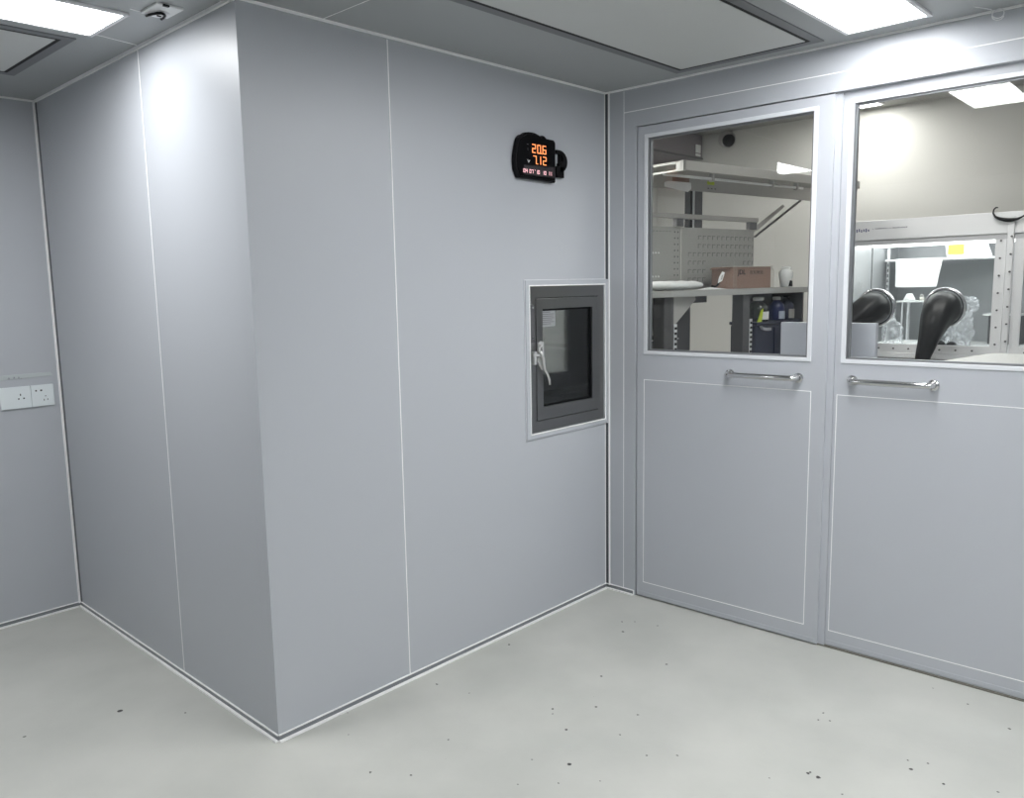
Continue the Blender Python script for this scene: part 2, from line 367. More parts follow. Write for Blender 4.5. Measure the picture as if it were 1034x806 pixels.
lamp(2.5, 3.4, -1.4, -1.1, HL, FILLS, 'unseen fill panel added on the laboratory ceiling to brighten the glove box front')  # added out of view to light the glove box header
lamp(1.0, 2.2, .75, 1.05, HL, FILLP, 'unseen fill panel added on the laboratory ceiling to brighten the pass box')  # added out of view so the pass box interior reads brighter
def vent(x0, x1, y0, y1, label):
    g = thing('ceiling_filter', ((x0+x1)/2, (y0+y1)/2, H-.012), label, 'ceiling filter')
    def hh(ax0, ax1, ay0, ay1, bx0, bx1, by0, by1, z0, z1):
        return MB(lambda x, y, zz: (x, zz, y)).holed(ax0, ax1, z0, z1, ay0, ay1, bx0, bx1, by0, by1)
    obj('flange', hh(x0-.05, x1+.05, y0-.05, y1+.05, x0-.012, x1+.012, y0-.012, y1+.012, H-.004, H+.0005), VENTF, g, bevel=.001)
    obj('shadow_gap', hh(x0-.012, x1+.012, y0-.012, y1+.012, x0+.001, x1-.001, y0+.001, y1-.001, H-.0038, H-.001), GAP, g)
    obj('diffuser_plate', MB().box(x0+.003, x1-.003, y0+.003, y1-.003, H-.0045, H-.001), PANEL, g, bevel=.001)
vent(.45, 1.855, -1.035, -.485, 'large pale filter panel with black edge in the ceiling')
vent(-1.5, -.245, .815, 1.40, 'pale filter panel with black edge in the left recess ceiling')

g = thing('ceiling_sensor', (-.105, .275, H-.02), 'small white square sensor with black ring on the ceiling', 'sensor')
obj('sensor_plate', MB().box(-.155, -.064, .205, .325, H-.008, H+.0005), WHITE, g, bevel=.003)
obj('sensor_lens', MB().lathe([(.034, -.0), (.032, -.004), (.020, -.007), (.001, -.008)], (-.108, .290, H-.0075), 20), WENAM, g, smooth=True)
obj('sensor_ring', MB().tube([(-.139, .318, H-.014), (-.138, .300, H-.015), (-.134, .280, H-.016), (-.127, .264, H-.016), (-.117, .256, H-.016), (-.106, .260, H-.016), (-.097, .274, H-.016), (-.091, .295, H-.015), (-.088, .318, H-.014)], .0045, 8), BLACK, g, smooth=True)
obj('sensor_mark', MB().box(-.118, -.104, .284, .288, H-.018, H-.014), BLACK, g)
obj('indicator_dot', MB().box(-.135, -.115, .200, .210, H-.0095, H-.004), BLACK, g)

# dangling white cable loop
pts = []
for i in range(40):
    t = i/39
    if t < .25: pts.append((1.60+t*.16, .10-.3*t, H-.001-.05*t*t)); continue
    a = (t-.25)/.75*2*PI*1.45
    pts.append((1.664+.018*math.cos(PI-a)-.006, .03+.004*math.sin(a*2), 2.482-.002*a/2-.017*math.sin(a)))
obj('cable_loop', MB(FD).tube(pts, .0018, 8), WHITE, smooth=True, label='small loop of thin white cable hanging at the top of the door wall', cat='cable')

# ------------------------------------------------------------ sockets on the far left wall
def socket(x0, x1, label, n, holes):
    g = thing('wall_socket', FC((x0+x1)/2, 0, 1.052), label, 'wall socket')
    obj('face_plate', MB(FC).box(x0, x1, 0, .010, 1.052, 1.156), PLATE, g, bevel=.002)
    for hx, hz, w_, h_ in holes: obj('contact_slot', MB(FC).box(hx-w_, hx+w_, .0085, .0104, hz-h_, hz+h_), BLACK, g)
socket(-.1165, -.0135, 'white wall socket nearest the corner, with five contact slots', 1,
       [(-.094, 1.129, .0035, .0035), (-.071, 1.129, .0045, .0035), (-.053, 1.100, .003, .0018), (-.061, 1.082, .0018, .004), (-.045, 1.083, .0018, .003)])
socket(-.252, -.118, 'white wall socket at the left edge of the photo, with three contact slots', 2,
       [(-.164, 1.117, .0022, .005), (-.173, 1.098, .0035, .003), (-.150, 1.099, .0035, .003)])
g = thing('cable_cover', FC(-.14, 0, 1.196), 'pale tapered strip stuck on the wall above the sockets', 'strip')
obj('cover_strip', MB(FC).prism([(-.6, 1.186), (-.008, 1.196), (-.020, 1.214), (-.6, 1.216)], 0, .003), pmat('pale_strip', (.50, .54, .54), .5), g, bevel=.001)
mk = MB(FC)
for x, z in ((-.205, 1.198), (-.182, 1.200), (-.162, 1.1985)):
    mk.box(x-.005, x+.005, .003, .0034, z-.003, z-.001).box(x-.0012, x+.0012, .003, .0034, z-.003, z+.005).box(x-.004, x+.003, .003, .0034, z+.002, z+.0035)
mk.box(-.155, -.148, .003, .0034, 1.194, 1.1955)
obj('printed_marks', mk, INKG, g)

# ------------------------------------------------------------ digital clock
g = thing('digital_clock', FA(1.43, .015, 2.04), 'black digital wall clock with orange numbers', 'clock')
ol = [(1.3042, 2.0464), (1.2869, 2.0817), (1.2835, 2.112), (1.2858, 2.1415), (1.2945, 2.1788), (1.3083, 2.2135), (1.3242, 2.2285), (1.3347, 2.2297), (1.355, 2.241), (1.3772, 2.2446), (1.40, 2.2455), (1.42, 2.2445), (1.458, 2.2352), (1.466, 2.2395), (1.4801, 2.2394), (1.4966, 2.2292), (1.5473, 2.2278), (1.5585, 2.2168), (1.5556, 2.0412), (1.4268, 2.0439)]
obj('clock_case', MB(FA).prism(ol, .002, .026), BLACK, g, bevel=.004)
ins = [(1.43+(x-1.43)*.93, 2.14+(z-2.14)*.92) for x, z in ol]
obj('clock_face', MB(FA).prism(ins, .025, .029), pmat('glossy_black_face', (.002, .002, .003), .3, spec=.1), g, bevel=.001)
obj('display_strip', MB(FA).prism([(1.333, 2.062), (1.548, 2.0605), (1.549, 2.108), (1.333, 2.102)], .029, .0298), SMOKED, g)
SEG = {'0': 'abcdef', '1': 'bc', '2': 'abged', '3': 'abgcd', '4': 'fgbc', '5': 'afgcd', '6': 'afgedc', '7': 'abc', '8': 'abcdefg', '9': 'abcdfg'}
def digit(mb, ch, x, z, w_, h_, t, n=.0298):
    q = {'a': (x, x+w_, z+h_-t, z+h_), 'g': (x, x+w_, z+h_/2-t/2, z+h_/2+t/2), 'd': (x, x+w_, z, z+t),
         'f': (x, x+t, z+h_/2, z+h_), 'b': (x+w_-t, x+w_, z+h_/2, z+h_), 'e': (x, x+t, z, z+h_/2), 'c': (x+w_-t, x+w_, z, z+h_/2)}
    for sg in SEG[ch]:
        a_, b_, c_, d_ = q[sg]; mb.box(a_+t*.12, b_-t*.12, n-.001, n+.0006, c_+t*.12, d_-t*.12)
dm = MB(FA)
digit(dm, '2', 1.391, 2.1575, .024, .038, .0042); digit(dm, '0', 1.4255, 2.1575, .024, .038, .0042); digit(dm, '6', 1.461, 2.1585, .025, .037, .0042)
dm.box(1.4525, 1.457, .0288, .0304, 2.1575, 2.162)
obj('temperature_digits', dm, LED1, g)
dm = MB(FA)
digit(dm, '7', 1.3975, 2.111, .022, .036, .004); digit(dm, '1', 1.4315, 2.111, .018, .036, .004); digit(dm, '2', 1.463, 2.111, .024, .037, .004)
dm.box(1.424, 1.428, .0288, .0304, 2.111, 2.115)
obj('time_digits', dm, LED1, g)
for ch, x in zip('0407101011', (1.331, 1.3455, 1.370, 1.3845, 1.413, 1.4275, 1.458, 1.4725, 1.4975, 1.511)):
    dm = MB(FA); digit(dm, ch, x, 2.0695, .0115, .0165, .0028, .0300); obj('date_digit', dm, LED2, g)
obj('separator_mark', MB(FA).box(1.4055, 1.4095, .0295, .0306, 2.083, 2.086), LED2, g)
dm = MB(FA)
dm.b.faces.new([dm.b.verts.new(FA(x, .0296, z)) for x, z in ((1.357, 2.127), (1.361, 2.127), (1.366, 2.119), (1.371, 2.1245), (1.377, 2.1245), (1.366, 2.113))])
obj('unit_mark', dm, WHITE, g)
obj('unit_mark', MB(FA).box(1.357, 1.366, .029, .0296, 2.190, 2.1925), LEDOFF, g)
obj('unit_mark', MB(FA).box(1.361, 1.3635, .029, .0296, 2.165, 2.176), LEDOFF, g)
# bracket ring at its right side
rm = MB(FA)
oc = []; ic = []
for t in range(13):
    a_ = PI/2-t/12*PI
    oc.append((1.592+.058*math.cos(a_), 2.140+.050*math.sin(a_)))
    ic.append((1.590+.028*math.cos(a_), 2.153+.021*math.sin(a_)))
V = []
rm.loft([[(o[0], .004, o[1]), (o[0], .022, o[1]), (i_[0], .022, i_[1]), (i_[0], .004, i_[1])] for o, i_ in zip(oc, ic)])
rm.box(1.572, 1.624, .004, .022, 2.068, 2.118).box(1.572, 1.592, .004, .022, 2.174, 2.190).box(1.5985, 1.6065, .004, .018, 2.10, 2.18)
obj('clamp_ring', rm, BLACK, g, bevel=.002)

# ------------------------------------------------------------ pass box
g = thing('pass_box', FA(1.67, 0, .885), 'stainless steel pass box with glazed door set in the passage wall', 'pass box')
obj('white_surround', MB(FA).holed(1.357, 1.973, 0, .008, .880, 1.606, 1.384, 1.957, .904, 1.580), WALL, g, bevel=.002)
obj('surround_bead', MB(FA).holed(1.3795, 1.961, .0075, .0105, .900, 1.5845, 1.3845, 1.956, .905, 1.579), CAULK, g)
obj('surround_outer_line', MB(FA).holed(1.354, 1.9755, 0, .004, .877, 1.609, 1.358, 1.9725, .881, 1.605), ALUW, g)
obj('side_bead', MB(FA).box(1.9725, 1.976, .0, .02, .880, 1.606), ALUW, g)
obj('outer_frame', MB(FA).holed(1.386, 1.954, -.02, .002, .907, 1.578, 1.430, 1.908, .958, 1.526), STEEL, g, bevel=.0015)
d = obj('box_door', MB(FA).holed(1.433, 1.905, -.02, .005, .961, 1.523, 1.478, 1.858, 1.022, 1.474), STEEL, g, bevel=.002, label='stainless steel door frame')
obj('door_seal', MB(FA).holed(1.478, 1.858, -.014, -.004, 1.022, 1.474, 1.487, 1.850, 1.031, 1.465), BLACK, d)
obj('door_pane', MB(FA).box(1.480, 1.856, -.012, -.008, 1.024, 1.472), GLASSC, d)
# chamber
D_ = .50
ch = MB(FA)
ch.box(1.40, 1.955, -D_, -.022, .93, .96).box(1.40, 1.955, -D_, -.022, 1.535, 1.55).box(1.95, 1.965, -D_, -.022, .93, 1.55).box(1.385, 1.40, -D_, -.022, .93, 1.55)
obj('chamber', ch, STEELM, g)
rd = MB(FA).holed(1.385, 1.965, -D_-.02, -D_, .93, 1.55, 1.60, 1.88, 1.09, 1.455)
obj('rear_door', rd, GREYD, g)
obj('rear_pane', MB(FA).box(1.60, 1.88, -D_-.012, -D_-.008, 1.09, 1.455), GLASSC, g)
obj('chamber_tray', MB(FA).box(1.50, 1.94, -.42, -.10, .985, .993).box(1.50, 1.94, -.42, -.415, .993, 1.01), STEELM, g)
# label
lb = obj('notice_label', MB(FA).box(1.480, 1.583, -.0075, -.0065, 1.392, 1.470), pmat('grey_label', (.30, .31, .32), .6), g)
tm = MB(FA)
for i in range(7):
    z = 1.460-i*.009; x1 = (1.545, 1.575, 1.57, 1.575, 1.56, 1.574, 1.55)[i]
    tm.box(1.488, x1, -.0066, -.0062, z-.0035, z)
obj('label_lines', tm, pmat('label_print', (.16, .16, .17), .6), lb)
# hinge plate
hp = obj('hinge_plate', MB(FA).box(1.388, 1.422, .002, .006, 1.325, 1.495), GREYD, g, bevel=.001)
for z in (1.484, 1.345):
    obj('screw', MB(FA).tube([(1.405, .0055, z), (1.405, .009, z)], .006, 12), CHROME, hp)
# latch
lt = thing('latch', FA(1.44, 0, 1.20), None, None); lt.parent = g; lt.location = Vector(WORLD['latch'])-WORLD[g.name]
obj('latch_base', MB(FA).prism([(1.428, 1.27), (1.440, 1.318), (1.452, 1.330), (1.474, 1.325), (1.476, 1.205), (1.462, 1.195), (1.445, 1.215), (1.428, 1.240)], .005, .014), LATCHM, lt, bevel=.002)
obj('latch_keeper', MB(FA).box(1.398, 1.414, .002, .022, 1.225, 1.285).box(1.393, 1.435, .014, .024, 1.262, 1.274), LATCHM, lt, bevel=.002)
obj('latch_lever', MB(FA).tube([(1.430, .026, 1.285), (1.445, .028, 1.262), (1.456, .024, 1.245), (1.460, .022, 1.22), (1.468, .022, 1.195), (1.482, .026, 1.175), (1.492, .028, 1.150), (1.496, .028, 1.125)], [.007, .008, .008, .007, .005, .005, .0055, .004], 10), LATCHM, lt, smooth=True)
obj('latch_hook', MB(FA).tube([(1.434, .015, 1.255), (1.430, .02, 1.29), (1.444, .022, 1.31), (1.456, .018, 1.292), (1.452, .015, 1.27)], .005, 8), LATCHM, lt, smooth=True)

# ------------------------------------------------------------ behind the doors: partition board and cart
g = thing('partition_board', (2.315, -.975, 0), 'plain pale grey partition board standing behind both sliding doors', 'partition')
obj('board_panel', MB().box(2.30, 2.33, -1.190, -.765, .06, 1.388), pmat('pale_lilac_grey_board', (.52, .53, .59), .5, var=.01), g, bevel=.002)
for y in (-1.10, -.85):
    obj('foot', MB().box(2.2, 2.43, y-.02, y+.02, 0, .06), GREYM, g, bevel=.004)
g = thing('equipment_cart', (2.8, -1.95, 0), 'white topped equipment cart behind the right door', 'cart')
obj('cart_top', MB().hprism([(2.28, -1.27), (3.25, -1.43), (3.25, -2.5), (2.28, -2.5)], 1.17, 1.20), pmat('cart_white', (.6, .6, .59), .5), g, bevel=.003)
obj('cart_body', MB().hprism([(2.32, -1.34), (3.2, -1.48), (3.2, -2.45), (2.32, -2.45)], .08, 1.17), WENAM, g, bevel=.004)
for x, y in ((2.40, -1.42), (3.1, -1.55), (2.40, -2.38), (3.1, -2.38)):
    obj('caster', MB().tube([(x, y-.015, .04), (x, y+.015, .04)], .04, 16).box(x-.008, x+.008, y-.008, y+.008, .04, .082), BLACK, g)

# ------------------------------------------------------------ duct + dome camera
g = thing('air_duct', (4.0, 1.37, 2.605), 'purple grey duct along the laboratory ceiling with white stickers', 'duct')
obj('duct_body', MB().box(2.9, 4.985, 1.16, 1.595, 2.605, 2.797), DUCT, g)
obj('duct_edge', MB().box(2.9, 4.985, 1.150, 1.16, 2.600, 2.612), GREYD, g)
obj('sticker', MB().box(4.88, 4.955, 1.155, 1.1595, 2.650, 2.715), WHITE, g, label='tall white sticker')
obj('sticker', MB().box(4.88, 4.955, 1.155, 1.1595, 2.622, 2.642), WHITE, g, label='small white sticker')
obj('tag', MB().prism([(4.02, 2.66), (4.07, 2.635), (4.10, 2.66), (4.07, 2.70), (4.02, 2.705)], 1.13, 1.158), WHITE, g, bevel=.003)
g = thing('dome_camera', (4.97, .93, 2.71), 'white and black dome camera high on the laboratory wall', 'camera')
obj('camera_mount', MB(lambda x, y, z: (5.0-z, .93+x, 2.735+y)).lathe([(.065, .0), (.065, .05), (.055, .07), (.04, .075)], (0, 0, 0), 24), pmat('grey_camera_shell', (.35, .34, .33), .4), g, smooth=True)
obj('camera_dome', MB(lambda x, y, z: (4.955-z, .90+x, 2.72+y)).lathe([(.052, 0), (.05, .02), (.038, .04), (.02, .05), (.001, .053)], (0, 0, 0), 24), BLACK, g, smooth=True)

# ------------------------------------------------------------ workstation
g = thing('workstation_rack', FW(.5, .3, 0), 'grey metal workstation rack with pegboards and overhead shelf', 'rack')
hb = MB(FW).prism([(-.02, 2.180), (1.85, 2.180), (1.85, 2.232), (-.02, 2.232)], 0, .025)
oh = obj('overhead_shelf', MB(FW).box(-.02, 1.85, .025, .38, 2.222, 2.230), GREYM, g)
obj('front_lip', hb, GREYM, oh, bevel=.003)
obj('rear_lip', MB(FW).box(-.02, 1.85, .365, .39, 2.15, 2.23), GREYM, oh)
arm = MB(FW)
arm.box(-.02, .0, .03, .36, 2.218, 2.230).box(-.02, .0, .03, .36, 2.176, 2.186).box(-.02, .0, .0, .05, 2.176, 2.23).box(-.02, .0, .30, .38, 2.12, 2.23)
obj('side_arm', arm, pmat('pale_arm_metal', (.55, .55, .53), .4), oh, bevel=.002)
tb = obj('lamp_tube', MB(FW).tube([(.06, .20, 2.185), (1.48, .20, 2.185)], .008, 10), WHITE, oh, smooth=True)
for u in (.50, 1.12, 1.4):
    obj('tube_clip', MB(FW).box(u-.008, u+.008, .185, .215, 2.17, 2.222), pmat('clip_metal', (.5, .5, .5), .3), tb, bevel=.002)
obj('back_panel', MB(FW).box(.10, 1.85, .358, .365, 2.135, 2.221), GREYM, g, bevel=.001)
for i in range(3): obj('vent_hole', MB(FW).box(.67+i*.035, .682+i*.035, .3565, .359, 2.155, 2.160), BLACK, g)
obj('warning_sticker', MB(FW).box(.665, .735, .356, .358, 2.180, 2.200), LIME, g)
obj('upper_rail', MB(FW).box(-.4, 1.195, .34, .385, 1.965, 1.992), GREYM, g, bevel=.003)
for u0, u1 in ((.366, .431), (1.115, 1.190)):
    obj('rail_spacer', MB(FW).box(u0, u1, .35, .38, 1.918, 1.966), GREYD, g)
# posts that carry the overhead shelf
for u0, u1 in ((.540, .565), (.590, .662)):
    obj('post', MB(FW).box(u0, u1, .39, .43, 1.545, 2.23), BLACK if u0 < .55 else GREYD, g)
obj('post_edge', MB(FW).box(.567, .583, .388, .41, 1.545, 2.23), ALUW, g)
def peg(u0, u1, slots, lab):
    p = obj('pegboard', MB(FW).box(u0, u1, .376, .380, 1.537, 1.916), pmat('pegboard_grey', (.36, .36, .34), .45, metal=.1), g, bevel=.001, label=lab)
    hm = MB(FW); wm = MB(FW)
    if not slots:
        for r in range(9):
            for c_ in range(2): hm.box(.374+c_*.030, .383+c_*.030, .3745, .3765, 1.585+r*.037, 1.594+r*.037)
        for c_ in range(7): hm.box(.15+c_*.03, .157+c_*.03, .3745, .3765, 1.885, 1.890)
        for z in (1.755, 1.615):
            for c_ in range(3): obj('white_dot', MB(FW).box(.165+c_*.028, .176+c_*.028, .370, .3765, z, z+.009), PAPER, p)  # two rows of small white dots on the left board
    else:
        for r in range(6):
            z = 1.865-r*.052
            for c_ in range(14):
                u = .51+c_*.048
                if r < 2 and c_ < 2: continue
                if 3 < c_ < 12 and r > 2: continue
                hm.box(u, u+.030, .3745, .3765, z, z+.003).box(u, u+.003, .3745, .3765, z-.02, z)
            hm.box(1.183, 1.1865, .3745, .3765, z-.02, z+.004)
    obj('perforation_pattern', hm, GREYD, p)
peg(-.4, .438, False, 'left pegboard with round holes'); peg(.444, 1.20, True, 'right pegboard with hook slots')
wk = obj('worktop_shelf', MB(FW).box(-.5, 1.425, .10, .50, 1.500, 1.535), pmat('grey_shelf_top', (.40, .40, .39), .35), g, bevel=.002)
br = MB(FW).prism([(1.202, 1.872), (1.212, 1.868), (1.75, 2.128), (1.75, 2.14)], .37, .385)
obj('diagonal_brace', br, GREYD, g)
obj('brace_plate', MB(FW).prism([(1.202, 1.905), (1.25, 1.915), (1.57, 2.085), (1.55, 2.10), (1.202, 1.93)], .386, .389), GREYM, g)
for u0, u1 in ((.0, .085), (.75, .82)):
    le = obj('leg', MB(FW).box(u0, u1, .14, .22, 0, 1.50), GREYD, g, bevel=.002)
    sm = MB(FW).box(u1+.003, u1+.03, .14, .15, 0, 1.345)
    obj('slotted_strip', sm, ALUW, le)
    q = MB(FW)
    for i in range(22): q.box(u1+.008, u1+.025, .137, .1405, 1.328-i*.03-.014, 1.328-i*.03)
    obj('strip_slots', q, BLACK, le)
obj('shelf_bracket', MB(FW).prism([(.09, 1.50), (.30, 1.50), (.31, 1.48), (.12, 1.34), (.09, 1.34)], .16, .175), GREYM, g)
obj('shelf_batten', MB(FW).box(.32, .60, .30, .34, 1.455, 1.50), GREYD, g)
obj('under_shelf_panel', MB(FW).box(1.09, 1.41, .36, .375, .9, 1.50).box(1.40, 1.415, .13, .36, .9, 1.50), GREYD, g)
for u in (-.4, 1.3): obj('leg', MB(FW).box(u, u+.05, .42, .48, 0, 1.50), GREYD, g)
# white notice and brown sheet on back panel; the brown is partly a painted reflection
obj('notice_sheet', MB(FW).box(.33, .485, .3545, .3575, 2.178, 2.222), pmat('brown_reflection_sheet', (.26, .17, .145), .7), label='small brown sheet under the overhead shelf, partly a painted reflection', cat='notice')
obj('notice_sheet', MB(FW).prism([(.25, 2.145), (.47, 2.125), (.50, 2.145), (.495, 2.180), (.29, 2.180), (.25, 2.17)], .350, .354), PAPER, label='white crumpled notice sheet below the brown sheet', cat='notice')

# bench with dark top, glass fronted instrument
g = thing('laboratory_bench', FW(.06, .64, 0), 'low dark topped laboratory bench behind the rack leg', 'bench')
obj('bench_top', MB(FW).box(-.35, .45, .40, .88, 1.22, 1.26), BLACK, g, bevel=.003)
obj('bench_body', MB(FW).box(-.33, .45, .42, .86, .05, 1.22), GREYD, g)
obj('bench_plinth', MB(FW).box(-.31, .43, .45, .84, 0, .05), BLACK, g)
obj('edge_strip', MB(FW).box(-.35, .45, .394, .40, 1.232, 1.238), ALUW, g)
g = thing('fume_cabinet', FW(.05, .65, 1.261), 'glass fronted dark instrument cabinet standing on the low laboratory bench', 'cabinet')
obj('cabinet_shell', MB(FW).holed(-.3, .345, .47, .80, 1.261, 1.49, -.24, .30, 1.285, 1.45), GREYM, g)
obj('cabinet_back', MB(FW).box(-.3, .345, .80, .81, 1.261, 1.49), GREYM, g)
obj('cabinet_glass', MB(FW).box(-.24, .30, .475, .479, 1.285, 1.45), GLASSC, g)
obj('control_column', MB(FW).box(.06, .13, .43, .469, 1.262, 1.43), BLACK, g, bevel=.004)
obj('side_post', MB(FW).box(.455, .595, .42, .70, 1.02, 1.49), GREYD, g, bevel=.003)
obj('tap', MB(FW).tube([(.36, .42, 1.262), (.36, .42, 1.33), (.375, .41, 1.35), (.385, .41, 1.34)], .007, 8), CHROME, g, smooth=True)

# items on the worktop shelf
wm = MB(FW)
rings = []
for t in range(25):
    x = -.45+t/24*.84; e_ = min(1, max(.12, math.sqrt(max(0, 1-((t-12)/12.3)**8))))
    rings.append([(x, .20+.075*e_*math.cos(2*PI*k_/16), 1.5645+.026*e_*math.sin(2*PI*k_/16)*(1-.1*math.sin(t*2.2))) for k_ in range(16)])
wm.loft(rings)
g = thing('white_roll', FW(-.05, .24, 1.537), 'long flat roll of white film lying on the worktop shelf', 'roll')
obj('roll_body', wm, WHITE, g, smooth=True)
obj('loose_end', MB(FW).prism([(.26, 1.5365), (.54, 1.5365), (.47, 1.543), (.42, 1.546), (.38, 1.550), (.33, 1.546)], .103, .118), PAPER, g, bevel=.002)
g = thing('cable_tag', FW(.47, .12, 1.537), 'small white tag on black cable leaning on the carton', 'tag')
obj('tag_plate', MB(FW).prism([(.455, 1.572), (.495, 1.585), (.52, 1.635), (.495, 1.640), (.465, 1.605)], .112, .116), WHITE, g, bevel=.001)
obj('tag_mark', MB(FW).prism([(.478, 1.59), (.49, 1.594), (.502, 1.622), (.490, 1.620)], .110, .112), GREYM, g)
obj('tag_cable', MB(FW).tube([(.41, .125, 1.556), (.44, .122, 1.552), (.46, .12, 1.560), (.472, .118, 1.580)], .006, 8), BLACK, g, smooth=True)

g = thing('cardboard_carton', FW(.83, .20, 1.536), 'brown cardboard carton with dark lettering on the worktop shelf', 'carton')
obj('carton_body', MB(FW).box(.625, 1.025, .13, .285, 1.5365, 1.668), CARD, g, bevel=.002)
obj('packing_tape', MB(FW).box(.6245, .665, .1285, .1296, 1.54, 1.664), pmat('tape', (.26, .18, .14), .4), g)
obj('flap', MB(FW).box(.61, 1.04, .122, .20, 1.668, 1.6715), CARDI, g, label='pale opened top flap')
obj('flap', MB(FW).prism([(1.027, 1.540), (1.075, 1.540), (1.08, 1.64), (1.048, 1.666), (1.027, 1.668)], .14, .145), CARDI, g, label='pale side flap')
obj('rear_flap', MB(FW).prism([(.60, 1.655), (.625, 1.665), (.625, 1.668), (.60, 1.659)], .15, .28), CARD, g)
text('carton_lettering', 'JDL', FW, .675, .1295, 1.622, .042, INK, g, wide=1.25, bold=True)
text('carton_small_lettering', '京东物流', FW, .795, .1295, 1.625, .024, INK, g, wide=1.5)

g = thing('white_bottle', FW(1.26, .16, 1.536), 'rounded white bottle with black label on the right of the worktop shelf', 'bottle')
obj('bottle_body', MB(FW).lathe([(.030, 0), (.034, .004), (.038, .04), (.044, .07), (.045, .088), (.041, .104), (.028, .114), (.024, .120)], (1.26, .17, 1.5365), 24), WHITE, g, smooth=True)
obj('bottle_cap', MB(FW).lathe([(.028, 0), (.030, .003), (.029, .012), (.022, .014)], (1.26, .17, 1.6565), 24), WHITE, g, smooth=True)
obj('bottle_label', MB(FW).prism([(1.245, 1.543), (1.278, 1.540), (1.276, 1.575), (1.250, 1.580)], .130, .145), BLACK, g)

# navy bin and bottles
g = thing('navy_bin', FW(.98, .20, 0), 'tall navy blue plastic bin standing under the worktop shelf', 'bin')
obj('bin_body', MB(FW).prism([(.905, .02), (1.375, .02), (1.385, 1.30), (.895, 1.30)], .14, .335), NAVY, g, bevel=.012)
obj('bin_lid', MB(FW).box(.888, 1.392, .133, .340, 1.30, 1.321), NAVY, g, bevel=.006)
hr = MB(FW).prism([(.925, 1.293), (.945, 1.272), (.99, 1.263), (1.035, 1.263), (1.035, 1.282), (.99, 1.282), (.945, 1.289), (.928, 1.298)], .120, .139)
obj('bin_handle', hr, pmat('grey_handle', (.42, .43, .47), .4), g, bevel=.003)
obj('bin_ridge', MB(FW).box(1.09, 1.10, .132, .14, .1, 1.28), NAVY, g)
def bottle(u, v, r, h, z, body, cap, label, nm='reagent_bottle', lab=None, labm=WHITE):
    t = thing(nm, FW(u, v, z), label, 'bottle', None)
    obj('bottle_body', MB(FW).lathe([(r*.95, 0), (r, .005), (r, h*.55), (r*.9, h*.68), (r*.45, h*.82), (r*.4, h*.9)], (u, v, z), 20), body, t, smooth=True)
    obj('bottle_cap', MB(FW).lathe([(r*.5, 0), (r*.5, h*.12), (r*.4, h*.14)], (u, v, z+h*.88), 20), cap, t, smooth=True)
    if lab:
        n_ = 10; a0, a1 = -PI*.72, -PI*.22
        rr = [[(u+rad*math.cos(a0+(a1-a0)*k_/n_), v+rad*math.sin(a0+(a1-a0)*k_/n_), z+zz) for rad, zz in ((r*1.02, lab[0]), (r*1.02, lab[1]), (r*1.05, lab[1]), (r*1.05, lab[0]))] for k_ in range(n_+1)]
        obj('bottle_label', MB(FW).loft(rr), labm, t)
bottle(1.02, .215, .065, .150, 1.322, GLASSG, WHITE, 'green clear bottle with white label on the navy bin', lab=(.012, .062))
bottle(1.135, .27, .045, .150, 1.322, GLASSG, GREYM, 'plain green clear bottle in the middle of the navy bin lid')
bottle(1.20, .195, .052, .150, 1.322, NAVYB, WHITE, 'blue bottle with pale label on the navy bin', lab=(.01, .06), labm=pmat('pale_blue_label', (.4, .45, .55), .5))
bottle(1.325, .20, .05, .152, 1.322, NAVY, BLACK, 'dark bottle at the right end of the navy bin lid', lab=(.01, .07), labm=GREYM)
obj('warning_label', MB(FW).prism([(.905, 1.322), (.950, 1.322), (.965, 1.405), (.945, 1.395)], .137, .143), LIME, label='lime yellow hazard card leaning at the left of the navy bin', cat='card')

# ------------------------------------------------------------ glove box
GX = 3.85
def FG(x, s, z): return (GX+x, -s, z)           # x depth behind the front, s to the right
g = thing('glove_box', FG(.5, 1.3, 0), 'white glove box with bolted window frames behind the right door', 'glove box')
sh = MB(FG)
sh.box(0, .95, .46, .49, 1.10, 1.92).box(.0, .95, .49, 2.4, 1.895, 1.92).box(.95, .98, .46, 2.4, 1.10, 1.92).box(0, .95, 2.37, 2.4, 1.10, 1.895)
obj('shell', sh, WENAM, g)
hd = obj('header_panel', MB(FG).box(-.02, 0, .455, 2.4, 1.808, 1.925), WENAM, g, bevel=.003)
obj('header_lower_band', MB(FG).box(-.012, 0, .46, 2.4, 1.778, 1.808), pmat('grey_band', (.55, .55, .57), .4), hd)
lm = MB(FG)
for i in range(7): lm.box(-.0212, -.020, .528+i*.0135, .5345+i*.0135, 1.862-(.003 if i % 2 else 0), 1.874+(.003*(i % 3)))
obj('maker_mark', lm, INKB, hd)
lm = MB(FG); random.seed(2); s_ = .635
while s_ < .83:
    w_ = random.choice((.004, .006, .008)); lm.box(-.0212, -.020, s_, s_+w_, 1.872+.0, 1.877+random.choice((0, .002))); s_ += w_+.003+(.008 if random.random() < .15 else 0)
obj('printed_line', lm, INKG, hd)
liner = MB(FG)
liner.box(.03, .94, .49, .495, 1.13, 1.89).box(.93, .945, .495, 2.37, 1.13, 1.89).box(.03, .94, .495, 2.37, 1.12, 1.135)
obj('liner', liner, GBIN, g)
obj('liner_floor', MB(FG).box(.03, .93, .496, 2.36, 1.135, 1.15), WHITE, g)
obj('liner_seam', MB(FG).box(.40, .41, .495, .498, 1.15, 1.78), GREYD, g)
obj('lamp_panel', MB(FG).box(.05, .62, .50, 1.33, 1.782, 1.79), LAMPG, g)
